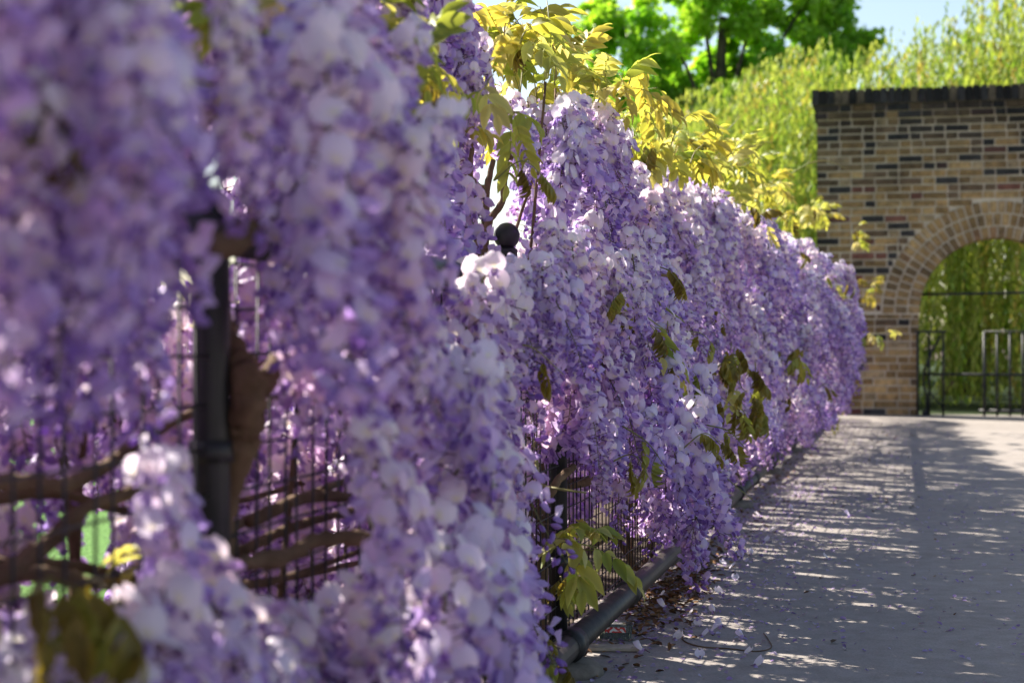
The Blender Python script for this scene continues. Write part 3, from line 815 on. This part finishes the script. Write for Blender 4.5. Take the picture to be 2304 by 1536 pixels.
# ---- shoots with compound leaves
nleaf = [0] * 5
def put_leaf(k, P, d, kind, size, fine=False):
    q = random.randrange(3) + (0 if kind == 'open' else 3)
    o = bpy.data.objects.new('leaf', LEAFS[q][0] if fine else LEAFM[q]); COL.objects.link(o); o.parent = PLANTS[k]
    d = d.normalized(); up = Vector((random.uniform(-.3, .3), random.uniform(-.3, .3), 1)).normalized()
    x = d.cross(up).normalized(); z = x.cross(d)
    o.matrix_parent_inverse = Matrix.Identity(4)
    o.matrix_local = Matrix.Translation(PINV[k] @ P) @ Matrix((x, d, z)).transposed().to_4x4() @ Matrix.Diagonal((size, size, size, 1))
    if fine:
        for m_ in LEAFS[q][1:]:
            c_ = bpy.data.objects.new('leaflet', m_); COL.objects.link(c_); c_.parent = o
    nleaf[k] += 1
def shoot(pts, n, size, kind='open', r=.0022, k=None, fine=False):
    P = catmull(pts, 6); s_ = (P[len(P) // 2] - O).dot(U)
    if k is None: k = plant_of(s_)
    mb = MB(); m = len(P)
    mb.tube([PINV[k] @ p for p in P], [r * (1 - .6 * i / (m - 1)) for i in range(m)], 5)
    link('shoot', mb.mesh('shoot'), PLANTS[k], M_SHOOT)
    for i in range(n):
        t = (i + .8) / (n + .3); j = min(m - 2, int(t * (m - 1)))
        p = P[j]; ax = (P[j + 1] - P[j]).normalized()
        side = ax.cross(Vector((random.uniform(-1, 1), random.uniform(-1, 1), random.uniform(-.4, 1)))).normalized()
        d = ax * random.uniform(.3, .9) + side * random.uniform(.5, 1.0)
        if kind == 'droop': d.z = d.z * .4 - .25
        put_leaf(k, p, d, kind if random.random() < .85 else ('droop' if kind == 'open' else 'open'), size * random.uniform(.75, 1.15) * (1 - .3 * t), fine)
def jit(a_): return random.uniform(-a_, a_)
def spray(x0, y0, x1, y1, Y0, Y1, n, leaves, size, kind='open', rise=(60, 140), lean=(-60, 120), fine=False):
    for _ in range(n):
        xb, yb, Y = random.uniform(x0, x1), random.uniform(y0, y1), random.uniform(Y0, Y1)
        dx, dy = random.uniform(*lean), random.uniform(*rise)
        A = at(xb, yb, Y); B = at(xb + dx * .4, yb - dy * .65, Y + jit(.1)); C = at(xb + dx, yb - dy, Y + jit(.2))
        shoot([A, B, C], leaves, size, kind, fine=fine)
spray(1130, 170, 1320, 250, 4.0, 4.8, 12, 3, 1.0, 'open', (70, 190), (-40, 110))
spray(1110, 50, 1240, 150, 3.8, 4.3, 6, 3, .95, 'open', (20, 130), (-60, 60))
spray(1330, 210, 1430, 270, 4.4, 5.2, 6, 3, .95, 'open', (20, 90), (-30, 70))
spray(1440, 330, 1560, 390, 5.2, 6.3, 10, 4, .9, 'open', (20, 100), (-20, 70))
spray(1540, 380, 1680, 440, 6.3, 8.0, 14, 4, .95, 'open', (10, 90), (-20, 50))
spray(1660, 430, 1750, 470, 8.0, 10.5, 12, 4, .9, 'open', (0, 50), (-15, 30))
spray(1750, 470, 1850, 500, 11, 15, 10, 4, .9, 'open', (0, 25), (-10, 20))
spray(820, 60, 960, 270, 2.35, 2.65, 8, 3, .75, 'open', (20, 120), (-70, 70))
spray(360, 70, 620, 150, 1.75, 2.1, 9, 4, .6, 'open', (0, 60), (-60, 60))
spray(60, 150, 200, 230, 1.15, 1.4, 2, 3, .7, 'droop', (0, 80), (-50, 50))
spray(980, 160, 1140, 280, 3.0, 3.5, 4, 3, .8, 'open', (-20, 40), (0, 60))
spray(1335, 590, 1430, 650, 3.75, 4.0, 6, 3, .85, 'droop', (-50, -10), (-30, 50), fine=True)
spray(1440, 720, 1530, 760, 4.25, 4.5, 3, 3, .85, 'droop', (-30, 0), (0, 40), fine=True)
spray(1520, 800, 1550, 840, 4.5, 4.7, 2, 3, .8, 'droop', (-50, -10), (-10, 30))
spray(1560, 950, 1610, 1000, 4.8, 5.1, 3, 3, .75, 'droop', (-60, -10), (-10, 40))
spray(1630, 760, 1710, 850, 5.6, 6.2, 6, 3, .85, 'droop', (-50, 0), (-20, 30))
spray(1650, 870, 1710, 930, 5.7, 6.2, 4, 3, .85, 'droop', (-40, 0), (-20, 20))
spray(1735, 760, 1800, 870, 7.6, 8.2, 7, 3, .9, 'droop', (-40, 10), (-20, 20))
spray(1740, 600, 1880, 860, 9, 14, 12, 3, .9, 'droop', (-30, 10), (-15, 20))
spray(1870, 900, 1900, 930, 13, 14, 2, 3, .8, 'droop', (-10, 5), (-5, 15))
spray(1240, 1190, 1290, 1280, 3.6, 3.75, 3, 2, .95, 'open', (-40, 30), (10, 90), fine=True)
spray(1240, 1270, 1330, 1320, 3.6, 3.8, 3, 3, .6, 'droop', (-20, 10), (0, 50))
spray(1180, 1430, 1260, 1480, 3.2, 3.5, 3, 3, .8, 'droop', (-30, 10), (-20, 40))
spray(340, 1240, 540, 1330, 1.7, 2.0, 5, 3, .9, 'droop', (-40, 20), (-60, 60))
spray(60, 1300, 260, 1420, 1.3, 1.6, 4, 3, .8, 'droop', (-60, 30), (-50, 50))
spray(940, 980, 1040, 1060, 2.6, 3.0, 3, 3, .7, 'droop', (-30, 20), (-30, 30))
spray(1880, 530, 1930, 560, 14, 15.5, 3, 3, .9, 'open', (0, 30), (0, 25))
spray(1930, 640, 1960, 670, 14, 15, 3, 3, .9, 'open', (-10, 20), (10, 35))
shoot([at(1930, 745, 14.6), at(1975, 750, 14.4), at(2030, 735, 14.2)], 5, .8, 'open')
# long bare whips
for pts, r in [([at(1735, 420, 9), at(1790, 385, 9), at(1818, 368, 9), at(1823, 350, 9)], .005), ([at(1818, 368, 9), at(1850, 362, 9), at(1880, 368, 9), at(1904, 380, 9)], .004),
               ([at(1660, 330, 7), at(1690, 322, 7), at(1738, 320, 7)], .0025), ([at(1625, 300, 7), at(1645, 285, 7), at(1665, 262, 7)], .003),
               ([at(1560, 985, 4.9), at(1625, 1065, 5.0), at(1700, 1130, 5.05)], .0025), ([at(1480, 680, 4.5), at(1520, 710, 4.55), at(1540, 725, 4.6)], .004),
               ([at(940, 360, 3.3), at(1010, 430, 3.4), at(1050, 500, 3.45)], .003), ([at(1190, 330, 4.2), at(1260, 420, 4.2), at(1300, 500, 4.2)], .0025),
               ([at(1010, 600, 3.9), at(1080, 632, 3.9), at(1190, 640, 4.0)], .003), ([at(740, 770, 2.0), at(800, 748, 2.0), at(872, 738, 2.0)], .0035),
               ([at(1205, 1020, 3.5), at(1215, 1085, 3.45), at(1260, 1100, 3.4), at(1320, 1108, 3.4)], .0045), ([at(650, 210, 2.4), at(700, 260, 2.4), at(770, 315, 2.4)], .0025),
               ([at(810, 1080, 2.0), at(820, 1140, 2.0), at(842, 1200, 2.0)], .004), ([at(1330, 640, 4.1), at(1420, 690, 4.15), at(1500, 745, 4.2)], .003)]:
    shoot(pts, 0, 1, r=r)
s_ = 2.6
while s_ < 16.6:                         # leaves scattered through crown and face
    H = Htop(s_)
    for _ in range(2 if s_ > 5 else 1):
        e = random.uniform(-.45, .0); P0 = F(s_, e, H * random.uniform(.9, 1.0)); P1 = P0 + Vector((jit(.08), jit(.08), random.uniform(.05, .16))); P2 = P1 + Vector((jit(.1), jit(.1), random.uniform(.0, .07)))
        x, y = px(P2)
        if not inside(FREE, x - 5, y + 60 * 4 / max(P0.y, 1)) and not (960 < x < 1200 and 330 < y < 620): shoot([P0, P1, P2], 4, .85, 'open')
    if random.random() < .55:
        z = random.uniform(.4, H * .9); P0 = F(s_, Eout(s_, z) * .9 + .02, z); P1 = P0 + N * .06 + Vector((0, 0, jit(.05))); P2 = P1 + N * .05 + Vector((0, 0, -.05)) + U * jit(.08)
        x, y = px(P2)
        if not inside(FREE, x + 20, y) and not (960 < x < 1200 and 330 < y < 620): shoot([P0, P1, P2], 2, .75, 'droop')
    s_ += .17
print('LEAVES', nleaf)

# ------------------------------------------------------------------ small things on the pavement
def seg_ground(pts, r, name, mat, label, cat):
    P = catmull([gnd(x, y) + Vector((0, 0, r * .9)) for x, y in pts], 6); c0 = P[0].copy()
    mb = MB(); m = len(P); mb.tube([p - c0 for p in P], [r * (1 - .5 * i / (m - 1)) for i in range(m)], 6)
    o = link(name, mb.mesh(name), None, mat); o.location = c0; return tag(o, label, cat)
seg_ground([(1540, 1415), (1537, 1440), (1575, 1455), (1640, 1460), (1700, 1466), (1735, 1458), (1728, 1438), (1718, 1425)], .0022, 'dry_twig', M_BARK,
           'thin curved brown twig lying among petals on the pavement', 'twig')
g = gnd(1378, 1462)
o = link('wooden_board', (lambda m: (m.box(Matrix.Identity(4), .135, .05, .009), m)[1])(MB()).mesh('wooden_board', False), None, M_WOOD)
o.location = g + Vector((0, 0, .006)); o.rotation_euler = (0, 0, R(-3)); tag(o, 'small thin pale wooden board lying flat below the fence pipe', 'board')
bv = o.modifiers.new('edge', 'BEVEL'); bv.width = .0015
# clear plastic tub
m_, nt_, out_ = new_mat('clear_plastic'); pb = princ(nt_, out_, (0.72, 0.80, 0.74), 0.12, 0.5); pb.inputs['Transmission Weight'].default_value = 0.85; pb.inputs['IOR'].default_value = 1.25
M_PLASTIC = m_
m_, nt_, out_ = new_mat('red_print'); n_ = noise(nt_, 130, 0, 0.5); r_ = ramp(nt_, [(0.52, (0.62, 0.035, 0.03)), (0.56, (0.75, 0.70, 0.66))]); nt_.links.new(n_.outputs[0], r_.inputs[0]); princ(nt_, out_, r_.outputs[0], 0.4, 0.4)
M_RED = m_
g = gnd(1372, 1436)
tub = empty('plastic_tub', g + N * .015); tub.rotation_euler = (0, 0, -PHI + R(8)); tag(tub, 'clear plastic tub with a red printed label lying by the fence pipe', 'tub')
def rounded_shell(m, wx, wy, h, r=.008, th=.0016):
    ring = []
    for cx, cy, a0 in ((wx / 2 - r, wy / 2 - r, 0), (-wx / 2 + r, wy / 2 - r, 90), (-wx / 2 + r, -wy / 2 + r, 180), (wx / 2 - r, -wy / 2 + r, 270)):
        for q in range(4): t_ = R(a0 + q * 30); ring.append((cx + r * math.cos(t_), cy + r * math.sin(t_)))
    n = len(ring); V = []; lv = [(.90, 0), (.93, .004), (1.0, h), (1.05, h), (1.05, h + .003), (.965, h + .003), (.90, .0055)]
    for f_, z_ in lv: V += [(x * f_, y * f_, z_) for x, y in ring]
    Fc = [(i * n + k, i * n + (k + 1) % n, (i + 1) * n + (k + 1) % n, (i + 1) * n + k) for i in range(len(lv) - 1) for k in range(n)]
    Fc += [tuple(range(n - 1, -1, -1)), tuple((len(lv) - 1) * n + k for k in range(n))]
    m.add(V, Fc)
part('shell', tub, lambda m: rounded_shell(m, .085, .06, .036), M_PLASTIC)
part('label', tub, lambda m: m.box(Matrix.Translation((0, -.0305, .0275)) @ Matrix.Rotation(R(-3), 4, 'X'), .052, .0012, .013), M_RED, False)

# fallen blossoms one can pick out
mb = MB(); mb.add(FT_OPEN[0] @ np.array(Matrix.Rotation(R(-75), 3, 'X')).T + np.array((0, 0, .006)), FT_OPEN[1], np.clip(FT_OPEN[2] * 1.05, 0, .9))
cone_stub(mb, (0, -.012, .004), (0, 0, .006), .0008, .002, (.3, .2, .2), (.3, .15, .3)); FB = mb.mesh('fallen_blossom'); FB.materials.append(M_PETAL)
mb = MB(); mb.add(FT_HALF[0] @ np.array(Matrix.Rotation(R(-20), 3, 'X')).T + np.array((0, 0, .012)), FT_HALF[1], FT_HALF[2])
cone_stub(mb, (0, -.014, .004), (0, 0, .010), .0008, .002, (.3, .2, .2), (.3, .15, .3)); FB2 = mb.mesh('fallen_blossom'); FB2.materials.append(M_PETAL)
spots = [(1672, 1438), (1680, 1470), (1580, 1432), (1595, 1425), (1620, 1336), (1660, 1260), (1690, 1250), (1640, 1280), (1572, 1408), (1500, 1372), (1520, 1440), (1750, 1130), (1780, 1150),
         (1705, 1160), (1865, 1258), (1915, 1164), (1480, 1345), (1545, 1385), (1605, 1382), (1630, 1270), (1720, 1220), (1800, 1120), (1735, 1195), (1655, 1305), (1450, 1470), (1700, 1500), (1575, 1480), (1625, 1415)]
for i, (x, y) in enumerate(spots):
    o = bpy.data.objects.new('fallen_blossom', FB if i % 3 else FB2); COL.objects.link(o); o.location = gnd(x, y)
    o.rotation_euler = (0, 0, random.uniform(0, 6.28)); o.scale = (random.uniform(.9, 1.15),) * 3
    tag(o, 'single fallen lilac wisteria blossom lying on the concrete pavement', 'blossom', 'fallen wisteria blossoms on the pavement')
# litter of petals and dry leaves nobody could count
def litter(name, n, gen, label, cat):
    mb = MB()
    for _ in range(n):
        P, L, w, col = gen()
        Mx = Matrix.Translation(P) @ Matrix.Rotation(random.uniform(0, 6.28), 4, 'Z') @ Matrix.Rotation(jit(.5), 4, 'X') @ Matrix.Rotation(jit(.5), 4, 'Y')
        V = [Mx @ Vector(v) for v in ((-L, 0, 0), (-L * .35, -w, L * .25), (L * .4, -w * .8, L * .3), (L, 0, L * .12), (L * .4, w * .8, L * .3), (-L * .35, w, L * .25), (0, 0, 0))]
        mb.add(V, [(0, 1, 6), (1, 2, 6), (2, 3, 6), (3, 4, 6), (4, 5, 6), (5, 0, 6)], col)
    o = link(name, mb.mesh(name), None, M_PETAL if cat == 'petals' else M_LITTER); tag(o, label, cat, kind='stuff')
def petal_gen():
    s_ = 1 + 15.5 * random.random() ** 1.2 if random.random() < .6 else random.uniform(4.2, 9); e = abs(random.gauss(.12, .22)) if random.random() < .72 else random.uniform(0, 1.3)
    col = np.array(random.choice([(.5, .4, .68), (.42, .3, .6), (.62, .55, .72), (.3, .2, .42), (.5, .42, .45)])) * random.uniform(.7, 1.1)
    return F(s_, e - .05, random.uniform(.001, .005)), random.uniform(.004, .011), random.uniform(.003, .007), col
litter('fallen_petals', 4600, petal_gen, 'scattered lilac petals lying thickest along the foot of the fence', 'petals')
def dry_gen():
    s_ = random.uniform(1, 16); e = random.gauss(.06, .09) if random.random() < .85 else random.uniform(0, .9)
    if random.random() < .4: s_ = random.gauss(5.1, .45); e = random.gauss(.09, .05)
    col = np.array(random.choice([(.20, .085, .03), (.14, .07, .035), (.28, .15, .06), (.09, .055, .035)])) * random.uniform(.7, 1.2)
    return F(s_, e, random.uniform(.001, .008)), random.uniform(.006, .018), random.uniform(.003, .008), col
litter('dry_leaves', 1500, dry_gen, 'brown dry leaf litter gathered under the fence pipe', 'dry leaves')

# ------------------------------------------------------------------ trees beyond
def quads_mesh(name, V, C, nper=4):
    """V: (n*4,3) quads"""
    me = bpy.data.meshes.new(name); n = len(V) // 4
    me.vertices.add(len(V)); me.vertices.foreach_set('co', np.asarray(V, np.float32).ravel())
    me.loops.add(n * 4); me.loops.foreach_set('vertex_index', np.arange(n * 4, dtype=np.int32))
    me.polygons.add(n); me.polygons.foreach_set('loop_start', np.arange(0, n * 4, 4, dtype=np.int32))
    a_ = me.color_attributes.new('tint', 'FLOAT_COLOR', 'POINT')
    C4 = np.ones((len(V), 4), np.float32); C4[:, :3] = C; a_.data.foreach_set('color', C4.ravel())
    me.update(calc_edges=True); me.validate(); return me
def leaf_quads(P, D, L, Wd, C):
    """diamond leaves at P along D"""
    n = len(P); D = D / np.linalg.norm(D, axis=1, keepdims=True)
    rnd = rng.normal(size=(n, 3)); S = np.cross(D, rnd); S /= np.linalg.norm(S, axis=1, keepdims=True) + 1e-9
    L = L[:, None]; Wd = Wd[:, None]
    V = np.stack([P, P + D * L * .45 + S * Wd, P + D * L, P + D * L * .45 - S * Wd], 1).reshape(-1, 3)
    return V, np.repeat(C, 4, axis=0)

# weeping willow behind the wall
wc = Vector((6.2, 23.5, 0))
wil = empty('willow_tree', wc); tag(wil, 'bright yellow green weeping willow trailing behind the brick wall and its arch', 'tree')
mb = MB(); mb.tube(catmull([(0, 0, -.05), (.1, 0, 1.2), (-.1, .1, 2.4), (.05, .1, 3.6)]), [.34 - .011 * i for i in range(19)], 12); link('trunk', mb.mesh('trunk'), wil, M_TRUNK)
for i in range(11):
    a_ = 2 * math.pi * i / 11 + jit(.2); rr = random.uniform(2.2, 4.2)
    mb = MB(); P = catmull([(0, .1, random.uniform(1.8, 2.8)), (rr * .4 * math.cos(a_), rr * .4 * math.sin(a_), 3.3 + jit(.3)), (rr * math.cos(a_), rr * math.sin(a_), 3.5 + jit(.4))])
    mb.tube(P, [.12 - .1 * j / (len(P) - 1) for j in range(len(P))], 7); link('limb', mb.mesh('limb'), wil, M_TRUNK)
PP = []; DD = []; CC = []; LL = []
def willow_top(x):      # height of the crown over the world x
    return 4.35 + .75 * sm(2.2, 7.5, x) + .16 * math.sin(x * 2.3) + .10 * math.sin(x * 5.1 + 1)
strand_mb = MB()
TRESS = [(random.uniform(0, 6.28), 5.3 * math.sqrt(random.random())) for _ in range(230)]
for i in range(3500):
    if i < 560: a_, rr = random.uniform(3.6, 5.2), random.uniform(3.2, 5.4)
    else: a_, rr = random.choice(TRESS)
    a_ += jit(.28 / max(rr, .6)); rr = min(5.4, max(.05, rr + jit(.22)))
    x0 = wc.x + rr * math.cos(a_); y0 = wc.y + rr * .85 * math.sin(a_)
    if y0 > wc.y + 2.5 and random.random() < .6: continue
    top = willow_top(x0) - .9 * (rr / 5.3) ** 2.2 * (x0 < wc.x) + random.uniform(-.5, .22) - (.6 if random.random() < .3 else 0)
    ln = random.uniform(1.0, 3.2) if random.random() < .6 else random.uniform(2.5, 4.3)
    if y0 < wc.y - 3.0 and random.random() < .75: ln = top - random.uniform(.05, .7)
    if i < 560: ln = top - random.uniform(.02, .35)
    bot = max(.04, top - ln); n = max(8, int((top - bot) / .045))
    tt = np.linspace(0, 1, n); ph = random.uniform(0, 6.28); am = random.uniform(.02, .10); arch = random.uniform(.1, .45)
    ca, sa = math.cos(a_), math.sin(a_)
    x = x0 + ca * arch * np.minimum(1, tt * 4) ** .6 + am * np.sin(tt * 5 + ph); y = y0 + sa * arch * np.minimum(1, tt * 4) ** .6 + am * np.cos(tt * 4 + ph)
    z = top + .18 * np.sin(np.minimum(1, tt * 5) * math.pi) - (top - bot) * tt
    P = np.stack([x, y, z], 1) + rng.normal(scale=.02, size=(n, 3)); D = np.stack([rng.normal(scale=.28, size=n), rng.normal(scale=.28, size=n), -rng.uniform(.6, 1.3, n)], 1)
    yel = random.random()
    c0 = np.array((.17, .29, .045)) * (1 - yel) + np.array((.40, .45, .13)) * yel
    if random.random() < .12: c0 = np.array((.36, .31, .09))
    PP.append(P); DD.append(D); CC.append(np.tile(c0, (n, 1)) * rng.uniform(.75, 1.2, (n, 1))); LL.append(rng.uniform(.07, .13, n))
PP = np.concatenate(PP) - np.array(wc); DD = np.concatenate(DD); CC = np.concatenate(CC); LL = np.concatenate(LL)
V, C = leaf_quads(PP, DD, LL, LL * .13 + .003, CC)
o = link('crown', quads_mesh('crown', V, C), wil, M_WILLOW); print('WILLOW', len(PP))

# broadleaf tree
def broad_tree(c0, th, blobs, nper, colA, colB, label, name='maple_tree', leaf=.15):
    root = empty(name, c0); tag(root, label, 'tree')
    mb = MB(); P = catmull([(0, 0, -.05), (.12, 0, th * .35), (-.05, .1, th * .7), (.0, 0, th)]); mb.tube(P, [.26 - .18 * j / (len(P) - 1) for j in range(len(P))], 10); link('trunk', mb.mesh('trunk'), root, M_TRUNK)
    Ps = []; Ds = []; Cs = []; Ls = []
    for (bx, by, bz, br) in blobs:
        mb = MB(); P = catmull([(jit(.05), jit(.05), th * random.uniform(.35, .75)), (bx * .5, by * .5, (bz + th * .6) * .5 + .2), (bx, by, bz)], 4)
        mb.tube(P, [.07 - .055 * j / (len(P) - 1) for j in range(len(P))], 6); link('limb', mb.mesh('limb'), root, M_TRUNK)
        nc = 16
        for _ in range(nc):
            d = Vector((random.gauss(0, 1), random.gauss(0, 1), random.gauss(0, .8))).normalized() * br * random.uniform(.45, 1.05)
            cr = br * random.uniform(.26, .46); n = int(nper / nc)
            v = rng.normal(size=(n, 3)); v /= np.linalg.norm(v, axis=1, keepdims=True); v *= (rng.random((n, 1)) ** .45) * cr; v[:, 2] *= .7
            Ps.append(v + np.array((bx + d.x, by + d.y, bz + d.z))); Ds.append(rng.normal(size=(n, 3)) + np.array((0, 0, -.35)))
            k = random.random(); Cs.append((np.array(colA) * (1 - k) + np.array(colB) * k) * rng.uniform(.8, 1.2, (n, 1))); Ls.append(rng.uniform(.7, 1.25, n) * leaf)
    Ps = np.concatenate(Ps); V, C = leaf_quads(Ps, np.concatenate(Ds), np.concatenate(Ls), np.concatenate(Ls) * .42, np.concatenate(Cs))
    link('crown', quads_mesh('crown', V, C), root, M_MAPLE); return root
Yt = 34.0; kx = Yt / FPX
def bl(x, y, r, dy=0): return ((x - 1152) * kx - 4.2, dy, CAM_H - (y - 768) * kx, r * kx)
blobs = [bl(1370, 60, 75), bl(1350, 190, 80, .5), bl(1440, 300, 95, -.4), bl(1490, 80, 100, -.5), bl(1560, 180, 85, .6), bl(1620, 20, 100), bl(1640, 280, 90, -.3), bl(1700, 110, 75, .8), bl(1770, 160, 100, -.6),
         bl(1800, 30, 95, .2), bl(1880, 90, 80, -.4), bl(1560, -110, 120), bl(1730, -120, 130, .4), bl(1480, 400, 90), bl(1400, 420, 80, .5), bl(1880, 230, 90, .4), bl(1780, 300, 100), bl(1600, 420, 110, .5), bl(1850, -40, 70), bl(1540, 260, 90, .2), bl(1460, 190, 80, .7), bl(1690, 220, 80, -.2), bl(1340, 300, 80), bl(1560, 330, 90, .4), bl(1700, 380, 100, .5), bl(1640, 130, 60, .9)]
broad_tree(Vector((4.2, Yt, 0)), 7.2, blobs, 2300, (.21, .42, .045), (.46, .62, .10), 'tall fresh green broadleaf tree against the blue sky behind the willow')
# low dark shrub bank beyond the arch and a sapling against the sky
blobs = [(-1.6, 0, .7, .9), (0, .3, .9, 1.0), (1.7, 0, .8, 1.0), (3.2, .2, .8, 1.0), (-3.2, 0, .7, .9), (-5.0, .2, .8, 1.1), (-6.8, 0, .9, 1.2), (-8.6, 0, 1.0, 1.3)]
broad_tree(Vector((6.5, 29.5, 0)), .5, blobs, 2600, (.04, .10, .015), (.09, .18, .03), 'low dark green shrub growing beyond the willow strands', 'shrub', .10)['category'] = 'shrub'
